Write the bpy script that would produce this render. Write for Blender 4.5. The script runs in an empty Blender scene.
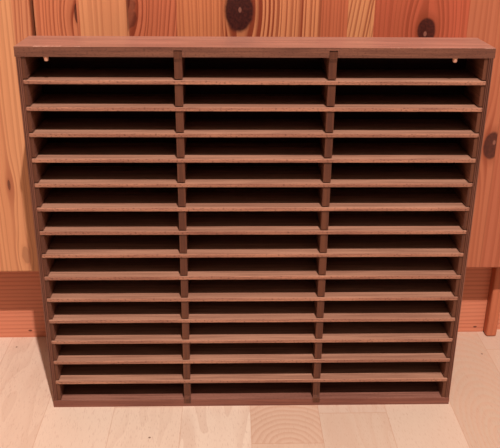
import bpy, bmesh, math, random
from mathutils import Matrix, Vector

random.seed(4)
SC = bpy.context.scene
COL = SC.collection

# ------------------------------------------------------------------ camera
CAM_P = (-0.0211, -0.5967, 0.4384)
PITCH, YAW, ROLL, FPX = 0.4015, 0.0287, 0.0092, 769.12
cd = bpy.data.cameras.new('camera')
cam = bpy.data.objects.new('camera', cd)
COL.objects.link(cam)
fw = Vector((math.sin(YAW) * math.cos(PITCH), math.cos(YAW) * math.cos(PITCH), -math.sin(PITCH)))
rt = fw.cross(Vector((0, 0, 1))).normalized()
up = rt.cross(fw)
r2 = rt * math.cos(ROLL) + up * math.sin(ROLL)
u2 = -rt * math.sin(ROLL) + up * math.cos(ROLL)
M = Matrix((r2, u2, -fw)).transposed().to_4x4()
M.translation = Vector(CAM_P)
cam.matrix_world = M
cd.sensor_fit = 'HORIZONTAL'
cd.sensor_width = 36.0
cd.lens = FPX / 500.0 * 36.0
cd.clip_start = 0.01
SC.camera = cam

# ------------------------------------------------------------------ world, light, exposure
w = bpy.data.worlds.new('room_light')
SC.world = w
w.use_nodes = True
wt = w.node_tree                                       # pale ceiling overhead, dim walls around
bgn = wt.nodes['Background']
tc = wt.nodes.new('ShaderNodeTexCoord')
sp = wt.nodes.new('ShaderNodeSeparateXYZ')
mr = wt.nodes.new('ShaderNodeMapRange')
mr.interpolation_type = 'SMOOTHSTEP'
wt.links.new(tc.outputs['Generated'], sp.inputs[0])
wt.links.new(sp.outputs[2], mr.inputs[0])
mr.inputs[1].default_value, mr.inputs[2].default_value = 0.15, 0.75
mr.inputs[3].default_value, mr.inputs[4].default_value = 0.015, 0.62
wt.links.new(mr.outputs[0], bgn.inputs[1])
bgn.inputs[0].default_value = (1.0, 0.76, 0.66, 1)

ld = bpy.data.lights.new('ceiling_lamp', 'POINT')
ld.energy = 290
ld.color = (1.0, 0.90, 0.91)
ld.shadow_soft_size = 0.018
lamp = bpy.data.objects.new('ceiling_lamp', ld)
lamp.location = (0.255, -1.20, 2.31)
COL.objects.link(lamp)

vs = SC.view_settings
vs.view_transform = 'Standard'
vs.look = 'None'
vs.exposure = 0.0
vs.gamma = 1.0
vs.use_curve_mapping = False


# ------------------------------------------------------------------ node helpers
def lin(c):
    return tuple(((v / 255) / 12.92 if v / 255 <= 0.04045 else ((v / 255 + 0.055) / 1.055) ** 2.4) for v in c) + (1.0,)


class X:
    """a number in a node tree"""
    nt = None

    def __init__(s, v):
        s.v = v

    def op(s, o, *a):
        n = X.nt.nodes.new('ShaderNodeMath')
        n.operation = o
        for i, q in enumerate((s,) + a):
            q = q.v if isinstance(q, X) else q
            if isinstance(q, (int, float)):
                n.inputs[i].default_value = q
            else:
                X.nt.links.new(q, n.inputs[i])
        return X(n.outputs[0])

    def __add__(s, o): return s.op('ADD', o)
    def __radd__(s, o): return s.op('ADD', o)
    def __sub__(s, o): return s.op('SUBTRACT', o)
    def __rsub__(s, o): return X(o).op('SUBTRACT', s)
    def __mul__(s, o): return s.op('MULTIPLY', o)
    def __rmul__(s, o): return s.op('MULTIPLY', o)
    def __truediv__(s, o): return s.op('DIVIDE', o)
    def exp(s): return X(math.e).op('POWER', s)
    def fract(s): return s.op('FRACT')
    def floor(s): return s.op('FLOOR')
    def sin(s): return s.op('SINE')
    def pow(s, p): return s.op('POWER', p)
    def gt(s, o): return s.op('GREATER_THAN', o)
    def lt(s, o): return s.op('LESS_THAN', o)
    def abs(s): return s.op('ABSOLUTE')
    def sqrt(s): return s.op('SQRT')
    def clamp(s):
        n = X.nt.nodes.new('ShaderNodeClamp')
        X.nt.links.new(s.v, n.inputs[0])
        return X(n.outputs[0])
    def step(s, a, b):
        n = X.nt.nodes.new('ShaderNodeMapRange')
        n.interpolation_type = 'SMOOTHSTEP'
        X.nt.links.new(s.v, n.inputs[0])
        n.inputs[1].default_value, n.inputs[2].default_value = a, b
        return X(n.outputs[0])


def start(name, rough=0.5, spec=0.5):
    m = bpy.data.materials.new(name)
    m.use_nodes = True
    X.nt = m.node_tree
    b = X.nt.nodes['Principled BSDF']
    b.inputs['Roughness'].default_value = rough
    b.inputs['Specular IOR Level'].default_value = spec
    return m, b


def coords():
    t = X.nt.nodes.new('ShaderNodeTexCoord')
    s = X.nt.nodes.new('ShaderNodeSeparateXYZ')
    X.nt.links.new(t.outputs['Object'], s.inputs[0])
    return X(s.outputs[0]), X(s.outputs[1]), X(s.outputs[2])


def put(q, sock):
    if isinstance(q, X):
        q = q.v
    if isinstance(q, (int, float)):
        sock.default_value = q
    else:
        X.nt.links.new(q, sock)


def noise(x, y, z, scale=1.0, detail=2.0, rough=0.5, dist=0.0):
    c = X.nt.nodes.new('ShaderNodeCombineXYZ')
    for i, q in enumerate((x, y, z)):
        put(q, c.inputs[i])
    n = X.nt.nodes.new('ShaderNodeTexNoise')
    n.inputs['Scale'].default_value = scale
    n.inputs['Detail'].default_value = detail
    n.inputs['Roughness'].default_value = rough
    n.inputs['Distortion'].default_value = dist
    X.nt.links.new(c.outputs[0], n.inputs['Vector'])
    return X(n.outputs[0])


def hash1(q, seed=0.0):
    n = X.nt.nodes.new('ShaderNodeTexWhiteNoise')
    n.noise_dimensions = '1D'
    put(q + seed, n.inputs['W'])
    return X(n.outputs['Value'])


def mix(f, a, b, mode='MIX'):
    n = X.nt.nodes.new('ShaderNodeMix')
    n.data_type = 'RGBA'
    n.blend_type = mode
    put(f, n.inputs[0])
    for q, s in ((a, n.inputs[6]), (b, n.inputs[7])):
        if isinstance(q, tuple):
            s.default_value = q
        else:
            X.nt.links.new(q, s)
    return n.outputs[2]


def ramp(q, stops, mode='LINEAR'):
    n = X.nt.nodes.new('ShaderNodeValToRGB')
    n.color_ramp.interpolation = mode
    e = n.color_ramp.elements
    while len(e) < len(stops):
        e.new(0.5)
    for k, (p, c) in zip(e, stops):
        k.position = p
        k.color = c
    put(q, n.inputs[0])
    return n.outputs[0]


def rampv(q, stops, mode='CONSTANT'):
    """numbers by position, kept in a grey ramp"""
    c = ramp(q, [(p, (v, v, v, 1)) for p, v in stops], mode)
    s = X.nt.nodes.new('ShaderNodeSeparateColor')
    X.nt.links.new(c, s.inputs[0])
    return X(s.outputs[0])


def bump(b, h, strength, dist=0.001):
    n = X.nt.nodes.new('ShaderNodeBump')
    n.inputs['Strength'].default_value = strength
    n.inputs['Distance'].default_value = dist
    put(h, n.inputs['Height'])
    X.nt.links.new(n.outputs[0], b.inputs['Normal'])


# ------------------------------------------------------------------ pine (edge glued staves with knots)
def pine_front():
    m, b = start('varnished_pine_staves', 0.42, 0.4)
    u, _, v = coords()
    # left edge, colour, lines per metre / 1000, slope + 0.5, line strength
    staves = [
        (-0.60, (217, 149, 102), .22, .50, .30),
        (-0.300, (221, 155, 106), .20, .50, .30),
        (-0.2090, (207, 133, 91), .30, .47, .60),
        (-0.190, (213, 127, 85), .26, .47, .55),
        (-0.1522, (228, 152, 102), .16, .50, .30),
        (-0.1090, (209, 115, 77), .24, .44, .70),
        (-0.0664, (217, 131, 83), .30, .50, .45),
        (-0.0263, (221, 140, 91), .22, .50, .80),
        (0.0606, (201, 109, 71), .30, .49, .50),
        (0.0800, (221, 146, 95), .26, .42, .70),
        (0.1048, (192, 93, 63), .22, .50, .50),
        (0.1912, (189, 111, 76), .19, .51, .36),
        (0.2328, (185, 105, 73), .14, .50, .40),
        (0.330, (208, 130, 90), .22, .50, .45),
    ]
    LO, HI = -0.60, 0.60
    t = (u - LO) / (HI - LO)
    pos = lambda i: max(0.0, (staves[i][0] - LO) / (HI - LO))
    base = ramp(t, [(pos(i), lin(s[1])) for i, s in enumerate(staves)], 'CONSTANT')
    freq = rampv(t, [(pos(i), s[2]) for i, s in enumerate(staves)]) * 1000.0
    slope = rampv(t, [(pos(i), s[3]) for i, s in enumerate(staves)]) - 0.5
    amp = rampv(t, [(pos(i), s[4]) for i, s in enumerate(staves)])
    idx = rampv(t, [(pos(i), i / 16.0) for i in range(len(staves))])
    # knots: u, v, half width, half height, dark core strength, field radius factors, stave limits
    knots = [
        (-0.0112, 0.3475, .0130, .0195, 1.0, 2.0, 2.6, -0.0263, 0.0606),
        (0.1555, 0.3305, .0085, .0120, .95, 2.2, 2.8, 0.1048, 0.1912),
        (0.2285, 0.2240, .0085, .0145, .9, 2.2, 2.8, 0.1912, 0.2328),
        (-0.1522, 0.3445, .0022, .0090, .85, 7.0, 3.6, -0.190, -0.1522),
        (-0.2266, 0.1885, .0014, .0055, .65, 5.0, 4.0, -0.300, -0.2090),
        (-0.2185, 0.1166, .0036, .0085, .26, 2.0, 2.2, -0.300, -0.190),
        (-0.1085, 0.3440, .0085, .0165, .55, 1.7, 1.8, -0.1090, -0.0664),
        (-0.380, 0.300, .010, .016, .9, 2.2, 2.6, -0.60, -0.300),
        (0.300, 0.420, .010, .016, .9, 2.2, 2.6, 0.2328, 0.330),
        (-0.050, 0.560, .010, .016, .9, 2.2, 2.6, -0.0664, -0.0263),
        (0.150, 0.640, .011, .018, .9, 2.2, 2.6, 0.1048, 0.1912),
    ]
    warp = (noise(u * 14.0, idx * 40.0, v * 2.2, 1.0, 2.0) - 0.5) * 0.016
    phi = u + slope * (v - 0.34) * 1.6 + warp
    core = X(0.0) + 0.0
    halo = X(0.0) + 0.0
    near = X(0.0) + 0.0
    for ku, kv, a, c, k, fa, fc, e0, e1 in knots:
        du, dv = (u - ku), (v - kv)
        inside = u.gt(e0) * u.lt(e1)
        g = (((du / (a * fa)) * (du / (a * fa)) + (dv / (c * fc)) * (dv / (c * fc))) * -1.0).exp() * inside
        phi = phi - du * g * 0.92
        near = near + g
        wob = (noise(u * 90.0, v * 90.0, ku * 50, 1.0, 2.0) - 0.5) * (0.22 if k > .6 else 1.3)
        d = ((du / a) * (du / a) + (dv / c) * (dv / c)).sqrt() + wob
        core = core + (1.0 - d.step(0.82, 1.05)) * k * inside
        halo = halo + (1.0 - d.step(0.95, 1.65)) * k * inside
    ph = phi * freq + idx * 37.0
    jitter = (noise(phi * 260.0, idx * 16.0, v * 1.5, 1.0, 1.0) - 0.5) * 1.5
    saw = (ph + jitter).fract()
    line = saw.step(0.30, 0.86) * (1.0 - saw.step(0.90, 1.0))
    vari = noise(phi * 90.0, idx * 30.0, v * 1.2, 1.0, 2.0)
    line = line * amp * (0.45 + vari * 1.1) * (1.0 + near * 1.1)
    fine = noise(u * 1500.0, 0.0, v * 26.0, 1.0, 2.0)
    c = mix((line * 0.95).clamp(), base, lin((142, 62, 36)))
    broad = noise(phi * 55.0, idx * 50.0, v * 1.0, 1.0, 2.0)
    c = mix(((broad - 0.46) * 2.4).clamp() * 0.45, c, lin((176, 92, 56)))
    c = mix(((fine - 0.5) * 1.6).clamp() * 0.35, c, lin((150, 74, 44)))
    c = mix((halo * 0.42).clamp(), c, lin((128, 58, 32)))
    ring = (noise(u * 420.0, v * 420.0, 3.0, 1.0, 3.0)).step(.35, .7)
    kc = mix(ring, lin((58, 22, 17)), lin((80, 34, 25)))
    c = mix(core.clamp(), c, kc)
    # pale pith in the middle of the largest knots
    pith = X(0.0) + 0.0
    for ku, kv in ((-0.0106, 0.3480), (0.1545, 0.3277), (0.2305, 0.2268)):
        d = ((u - ku) / 0.0016).pow(2.0) + ((v - kv) / 0.0026).pow(2.0)
        pith = pith + (1.0 - d.step(.3, 1.2))
    c = mix((pith * 0.6).clamp(), c, lin((170, 110, 88)))
    # thin dark glue joints
    for e in (-0.1522, -0.1090, -0.0664, -0.0263, 0.1048, 0.2328):
        j = 1.0 - (u - e).abs().step(0.0001, 0.0009)
        c = mix(j * 0.30, c, lin((120, 54, 32)))
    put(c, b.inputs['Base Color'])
    bump(b, line, 0.06, 0.0006)
    return m


def pine_plain(name, axis, tone, dark, f=260.0):
    m, b = start(name, 0.45, 0.35)
    q = coords()
    a = q[axis]
    o = [q[i] for i in range(3) if i != axis]
    s = o[0] * 0.55 + o[1]
    warp = (noise(o[0] * 30.0, a * 3.0, o[1] * 30.0, 1.0, 2.0) - 0.5) * 0.010
    saw = ((s + warp) * f).fract()
    line = saw.step(.35, .9) * (1.0 - saw.step(.93, 1.0))
    v = noise(o[0] * 70.0, a * 2.0, o[1] * 70.0, 1.0, 2.0)
    c = mix((line * v * 0.8).clamp(), lin(tone), lin(dark))
    fine = noise(o[0] * 900.0, a * 30.0, o[1] * 900.0, 1.0, 2.0)
    c = mix(((fine - .5) * 1.5).clamp() * .4, c, lin(dark))
    if axis == 0:                                       # two small pin knots on the plinth
        for kx, kz in ((-0.2339, 0.0082), (0.2497, 0.0062)):
            d = ((o and (q[0] - kx)) / 0.0022).pow(2.0) + ((q[2] - kz) / 0.0011).pow(2.0)
            c = mix((1.0 - d.step(.4, 1.3)) * .85, c, lin((70, 28, 20)))
    put(c, b.inputs['Base Color'])
    return m


# ------------------------------------------------------------------ beech floor
def beech_floor():
    m, b = start('beech_strip_flooring', 0.42, 0.4)
    x, y, _ = coords()
    WST, X0 = 0.0631, 0.0608
    sx = (x - X0) / WST
    col = sx.floor()
    fx = sx - col
    ln = 0.42
    sy = (y + 0.0545) / ln + hash1(col, 3.3) * 0.9 * (1.0 - (col + 1.0).abs().lt(0.5)) 
    row = sy.floor()
    fy = sy - row
    cell = col * 17.0 + row * 5.0
    h = hash1(cell, .37)
    h2 = hash1(cell, 9.1)
    tone = ramp((col + 6.0 + 0.5) / 10.0, [  # stave tones also carry the light falloff, brighter left to darker right
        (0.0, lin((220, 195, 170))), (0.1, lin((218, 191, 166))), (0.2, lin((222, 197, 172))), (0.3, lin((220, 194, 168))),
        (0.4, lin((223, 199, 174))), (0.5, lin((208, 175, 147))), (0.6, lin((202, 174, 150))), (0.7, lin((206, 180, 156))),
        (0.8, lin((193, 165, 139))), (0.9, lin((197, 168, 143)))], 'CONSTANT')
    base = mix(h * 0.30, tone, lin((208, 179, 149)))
    # cathedral arcs, slowly bending lines
    wv = noise(x * 26.0, y * 4.5, h2 * 20.0, 1.0, 2.0)
    arcs = ((wv * 9.0 + x * 20.0).fract()).step(.2, .95)
    c = mix(arcs * (h2.step(.2, .6)) * 0.42, base, lin((197, 162, 136)))
    # the stave in front of the rack with an arched heart figure
    here = (col + 1.0).abs().lt(0.5) * (row - 0.0).abs().lt(0.5)
    dx, dy = (x - 0.031) / 0.80, (y + 0.066) * 1.0
    rr = (dx * dx + dy * dy).sqrt() + (noise(x * 40.0, y * 40.0, 0.0, 1.0, 2.0) - .5) * 0.006
    rings = ((rr * 150.0).fract()).step(.25, .9)
    c = mix(here * (rings * 0.45 + 0.18), c, lin((190, 145, 117)))
    right = (col - 2.0).abs().lt(0.5)
    dx, dy = (x - 0.222) / 0.55, (y + 0.055) / 1.5
    rr = (dx * dx + dy * dy).sqrt() + (noise(x * 30.0, y * 16.0, 7.0, 1.0, 2.0) - .5) * 0.010
    rings = ((rr * 130.0).fract()).step(.25, .9)
    c = mix(right * rings * 0.38, c, lin((194, 152, 123)))
    # beech flecks
    fl = noise(x * 1150.0 + y * 90.0, y * 170.0, cell * .3, 1.0, 2.0)
    c = mix(fl.step(.54, .74) * 0.34, c, lin((171, 124, 101)))
    big = noise(x * 20.0, y * 5.0, cell, 1.0, 3.0)
    c = mix(((big - .45) * 2.0).clamp() * 0.35, c, lin((201, 169, 144)))
    # joints
    e = (fx - 0.5).abs().gt(0.5 - 0.006).op('MAXIMUM', (fy - 0.5).abs().gt(0.5 - 0.0012))
    c = mix(e * 0.34, c, lin((176, 116, 84)))
    # a few tiny dark specks
    for px, py in ((-0.246, 0.105), (0.243, 0.086), (-0.092, -0.045), (-0.19, 0.092)):
        d = ((x - px) / .0011).pow(2.0) + ((y - py) / .0012).pow(2.0)
        c = mix((1.0 - d.step(.5, 1.3)) * .8, c, lin((90, 48, 34)))
    put(c, b.inputs['Base Color'])
    return m


# ------------------------------------------------------------------ dark stained wood of the rack
def rack_wood(name, axis, tone, dark, speckle=0.0, rough=0.5, chips=None):
    m, b = start(name, rough, 0.4)
    q = coords()
    oi = X.nt.nodes.new('ShaderNodeObjectInfo')
    rnd = X(oi.outputs['Random'])
    sc = [520.0, 520.0, 520.0]
    sc[axis] = 16.0
    g = noise(q[0] * sc[0] + rnd * 91.0, q[1] * sc[1], q[2] * sc[2], 1.0, 3.0, 0.6)
    sc2 = [150.0, 150.0, 150.0]
    sc2[axis] = 5.0
    g2 = noise(q[0] * sc2[0], q[1] * sc2[1] + rnd * 53.0, q[2] * sc2[2], 1.0, 2.0)
    c = mix(g.step(.40, .66) * 0.75, lin(tone), lin(dark))
    c = mix(g2.step(.38, .68) * 0.5, c, lin(dark))
    if speckle:
        sp = noise(q[0] * 480.0 + rnd * 40.0, q[1] * 900.0, q[2] * 1300.0, 1.0, 3.0)
        c = mix(sp.step(.53, .63) * speckle, c, lin((46, 22, 16)))
    if chips:
        for (x0, x1, y0, dens) in chips:
            n = noise(q[0] * 520.0, q[1] * 800.0, q[2] * 800.0, 1.0, 1.0)
            k = n.step(dens, dens + .05) * q[0].gt(x0) * q[0].lt(x1) * q[1].lt(y0) * q[2].gt(0.0055)
            c = mix(k, c, lin((232, 190, 168)))
    put(c, b.inputs['Base Color'])
    bump(b, g, 0.15, 0.0004)
    return m


def flat_mat(name, rgb, rough=0.5, sc=60.0):
    m, b = start(name, rough, .4)
    x, y, z = coords()
    n = noise(x, y, z, sc, 2.0)
    c = mix(n * 0.25, lin(rgb), lin(tuple(v * .8 for v in rgb)))
    put(c, b.inputs['Base Color'])
    return m


# ------------------------------------------------------------------ mesh helpers
def box(bm, x0, x1, y0, y1, z0, z1):
    v = [bm.verts.new((x, y, z)) for x in (x0, x1) for y in (y0, y1) for z in (z0, z1)]
    for f in ((0, 1, 3, 2), (4, 6, 7, 5), (0, 4, 5, 1), (2, 3, 7, 6), (0, 2, 6, 4), (1, 5, 7, 3)):
        bm.faces.new([v[i] for i in f])


def prism(bm, pts, lo, hi, plane='xy'):
    """extrude an outline given in a plane between two heights"""
    def P(a, c, h):
        return (a, c, h) if plane == 'xy' else (h, a, c)
    A = [bm.verts.new(P(a, c, lo)) for a, c in pts]
    B = [bm.verts.new(P(a, c, hi)) for a, c in pts]
    n = len(pts)
    bm.faces.new(A[::-1])
    bm.faces.new(B)
    for i in range(n):
        bm.faces.new((A[i], A[(i + 1) % n], B[(i + 1) % n], B[i]))


def build(name, bm, mats, parent=None, bevel=0.0, loc=(0, 0, 0)):
    bmesh.ops.recalc_face_normals(bm, faces=bm.faces)
    me = bpy.data.meshes.new(name)
    bm.to_mesh(me)
    bm.free()
    mats = mats if isinstance(mats, (list, tuple)) else [mats]
    for k in mats:
        me.materials.append(k)
    if len(mats) > 1:                                   # second material on the front edges
        for p in me.polygons:
            p.material_index = 1 if p.normal.y < -0.7 else 0
    o = bpy.data.objects.new(name, me)
    COL.objects.link(o)
    o.parent = parent
    o.location = loc
    if bevel:
        md = o.modifiers.new('bevel', 'BEVEL')
        md.width = bevel
        md.segments = 2
        md.limit_method = 'ANGLE'
    return o


def thing(name, label, cat, loc=(0, 0, 0), rz=0.0):
    o = bpy.data.objects.new(name, None)
    COL.objects.link(o)
    o.location = loc
    o.rotation_euler = (0, 0, rz)
    o['label'] = label
    o['category'] = cat
    return o


# ------------------------------------------------------------------ setting
bm = bmesh.new()
box(bm, -2.2, 2.2, -2.6, 0.75, -0.03, 0.0)
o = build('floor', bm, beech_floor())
o['kind'] = 'structure'
o['label'] = 'pale beech strip floor with pinkish flecked staves'
o['category'] = 'floor'

bm = bmesh.new()
box(bm, -2.2, 2.2, 0.70, 0.78, 0.0, 2.5)
o = build('wall_back', bm, flat_mat('plaster', (222, 205, 185), .9))
o['kind'] = 'structure'
o['label'] = 'plain pale wall behind the pine cupboard'
o['category'] = 'wall'

# ------------------------------------------------------------------ pine cabinet
CY = 0.0945                                            # plane of the door fronts
PL = 0.1276                                            # plane of the plinth
cab = thing('pine_cabinet', 'orange knotty pine cabinet with recessed plinth standing behind the dark rack', 'cabinet', (0, 0, 0), 0.0123)
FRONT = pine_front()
ZP = 0.0947
bm = bmesh.new()
box(bm, -0.1893, 0.330, CY, CY + 0.019, ZP, 0.80)
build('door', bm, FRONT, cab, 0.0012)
bm = bmesh.new()
box(bm, -0.585, -0.1914, CY - 0.0055, CY + 0.0135, ZP + 0.0028, 0.80)
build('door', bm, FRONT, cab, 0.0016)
carc = pine_plain('pine_carcass', 2, (196, 120, 80), (150, 80, 50))
bm = bmesh.new()
box(bm, -0.585, 0.330, CY + 0.021, 0.60, ZP + 0.002, 0.80)
build('carcass', bm, carc, cab)
bm = bmesh.new()
box(bm, -0.60, 0.345, CY - 0.012, 0.62, 0.802, 0.828)
build('cabinet_top', bm, pine_plain('pine_top', 0, (212, 138, 92), (160, 86, 52)), cab, 0.003)
bm = bmesh.new()
box(bm, -0.568, 0.2592, PL, PL + 0.018, 0.0, ZP)
build('plinth', bm, pine_plain('pine_plinth', 0, (217, 136, 101), (171, 90, 65), 210.0), cab)
bm = bmesh.new()
box(bm, 0.2705, 0.330, PL + .004, PL + 0.020, 0.0, ZP)
build('plinth', bm, bpy.data.materials['pine_plinth'], cab)
legm = pine_plain('pine_side', 2, (196, 112, 76), (150, 76, 50), 300.0)
for x0 in (0.2594, -0.585):
    bm = bmesh.new()
    box(bm, x0, x0 + 0.0115, 0.1165, 0.58, 0.0, ZP)
    build('side_panel', bm, legm, cab, 0.0022)

# ------------------------------------------------------------------ the slotted rack
W, H, D = 0.370, 0.3323, 0.0498
h = W / 2
TB, BB = 0.0077, 0.0070                                # top and bottom board
ST = 0.0040                                            # side board
DT = 0.0030                                            # outer divider
DI = 0.0061                                            # inner divider
S0, PS, TH = 0.3034, 0.02138, 0.0031                   # first shelf underside, pitch, thickness
N = 14
rack = thing('cassette_rack', 'dark brown wooden rack of fifteen rows and three columns of empty narrow slots', 'rack')
TOPW = rack_wood('rack_top_wood', 0, (173, 123, 102), (130, 89, 74), .15, .38,
                 chips=[(-0.171, -0.150, 0.0040, .54), (-0.150, -0.128, 0.0016, .54), (0.1765, 0.1849, 0.0012, .40), (0.10, 0.184, 0.0012, .60)])
EDGE = rack_wood('rack_edge_wood', 0, (125, 80, 60), (90, 53, 40), .35, .5)
SHELF = rack_wood('rack_shelf_wood', 0, (182, 132, 104), (138, 93, 72), .1, .45)
SEDGE = rack_wood('rack_shelf_edge', 0, (183, 128, 99), (128, 80, 62), .55, .55)
BOTT = rack_wood('rack_bottom_wood', 0, (152, 102, 82), (112, 68, 54), .2, .5)
BEDGE = rack_wood('rack_bottom_edge', 0, (140, 86, 68), (112, 64, 50), .1, .5)
UPR = rack_wood('rack_upright_wood', 2, (103, 59, 37), (74, 38, 25), .15, .5)
SIDE = rack_wood('rack_side_wood', 2, (132, 84, 64), (92, 54, 41), .15, .5)
SIDEFACE = rack_wood('rack_face_wood', 1, (150, 100, 80), (100, 60, 46), .1, .45)
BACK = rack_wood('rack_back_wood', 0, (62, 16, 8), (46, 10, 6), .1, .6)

XD = (-0.0608, 0.0595)                                 # middles of the two inner dividers
NT, NB = 0.0045, 0.0034                                # how far they are let into the boards


def notched(bm, x0, x1, z0, z1, zn, under):
    """a board whose front edge is notched for the inner dividers, up to (or down from) zn"""
    box(bm, x0, x1, .004, D, z0, z1)
    e = [x0]
    for q in XD:
        e += [q - DI / 2 - .0002, q + DI / 2 + .0002]
    e.append(x1)
    lo, hi = (z0, zn) if under else (zn, z1)
    for k in range(0, len(e), 2):
        box(bm, e[k], e[k + 1], 0.0, .004, lo, hi)
    box(bm, x0, x1, 0.0, .004, *((zn, z1) if under else (z0, zn)))


bm = bmesh.new()
notched(bm, -h - .0006, h + .0006, 0, TB, NT + .0007, True)
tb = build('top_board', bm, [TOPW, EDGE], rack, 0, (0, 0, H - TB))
tb.data.materials.append(BACK)                         # underside coloured near black to deepen the shade in the top slots
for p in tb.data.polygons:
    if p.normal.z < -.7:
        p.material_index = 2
bm = bmesh.new()
notched(bm, -h, h, 0.0, BB, BB - NB, False)
build('bottom_board', bm, [BOTT, BEDGE], rack, 0)
for s in (-1, 1):
    bm = bmesh.new()
    pts = [(s * h, D), (s * h, .0006), (s * (h - .0005), 0.0)]
    for g in (.0013, .0026):                           # shallow lines between the plies
        pts += [(s * (h - g + .0003), 0.0), (s * (h - g), .0018), (s * (h - g - .0003), 0.0)]
    pts += [(s * (h - ST + .0006), 0.0), (s * (h - ST + .0002), .0008), (s * (h - ST + .0002), D)]
    prism(bm, pts, BB, H - TB)
    build('side_board', bm, SIDE, rack, 0.0)
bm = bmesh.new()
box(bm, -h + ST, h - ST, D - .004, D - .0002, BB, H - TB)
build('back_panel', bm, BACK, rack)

# uprights: combs whose front notches hold the shelves
FR = 0.0011                                            # the uprights sit a little behind the shelf fronts
YB = D - .004
HALF = 0.022
def upright(x0, x1, deep):
    z1 = H - TB
    if deep:                                           # tongues let into the fronts of the top and bottom boards
        pts = [(YB, BB), (YB, z1), (.0038, z1), (.0038, z1 + NT), (-.0004, z1 + NT), (-.0004, z1 - .001), (FR, z1 - .004)]
    else:
        pts = [(YB, BB), (YB, z1), (FR, z1)]
    for i in range(N):
        zb = S0 - PS * i
        pts += [(FR, zb + TH + .0009), (HALF, zb + TH + .0009), (HALF, zb), (FR, zb)]
    if deep:
        pts += [(FR, BB + .004), (-.0004, BB + .001), (-.0004, BB - NB), (.0038, BB - NB), (.0038, BB)]
    else:
        pts += [(FR, BB)]
    bm = bmesh.new()
    prism(bm, pts, x0, x1, 'yz')
    d = build('divider', bm, UPR, rack, .0)
    d.data.materials.append(SIDEFACE)
    for p in d.data.polygons:
        if abs(p.normal.x) > .7:
            p.material_index = 1
    return d
XS = [(-h + ST, -h + ST + DT), (XD[0] - DI / 2, XD[0] + DI / 2), (XD[1] - DI / 2, XD[1] + DI / 2), (h - ST - DT, h - ST)]
for k, (a, c) in enumerate(XS):
    upright(a, c, k in (1, 2))

# one shelf, notched at the back for the uprights, then thirteen copies
pts = [(-h + ST, 0.0), (h - ST, 0.0)]
pts += [(h - ST, HALF)]
for a, c in XS[::-1]:
    if c < h - ST - 1e-6:
        pts += [(c, HALF)] if a > -h + ST + 1e-6 else [(c, HALF)]
    pts_end = a
    if a > -h + ST + 1e-6:
        pts += [(a, HALF), (a, YB), ]
        nxt = max(q[1] for q in XS if q[1] < a)
        pts += [(nxt, YB)]
pts += [(-h + ST, HALF)]
bm = bmesh.new()
prism(bm, pts, 0.0, TH)
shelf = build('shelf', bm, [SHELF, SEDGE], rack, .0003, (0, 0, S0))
shelf.data.materials.append(BACK)                      # slot shade put into the colour: near-black undersides cut the bounce light
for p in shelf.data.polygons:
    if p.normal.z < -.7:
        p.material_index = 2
for i in range(1, N):
    c = shelf.copy()
    COL.objects.link(c)
    c.parent = rack
    c.location = (0, 0, S0 - PS * i)

# two pale pegs under the front of the top board
PEG = flat_mat('pale_peg_wood', (214, 160, 132), .6, 300.0)
for px in (-0.1622, 0.1552):
    bm = bmesh.new()
    bmesh.ops.create_cone(bm, cap_ends=True, segments=14, radius1=.0015, radius2=.0021, depth=.0036,
                          matrix=Matrix.Translation((px, .0024, H - TB - .0018)))
    p = build('hanging_peg', bm, PEG, rack, .0003)
    p['label'] = 'small pale peg under the top board'
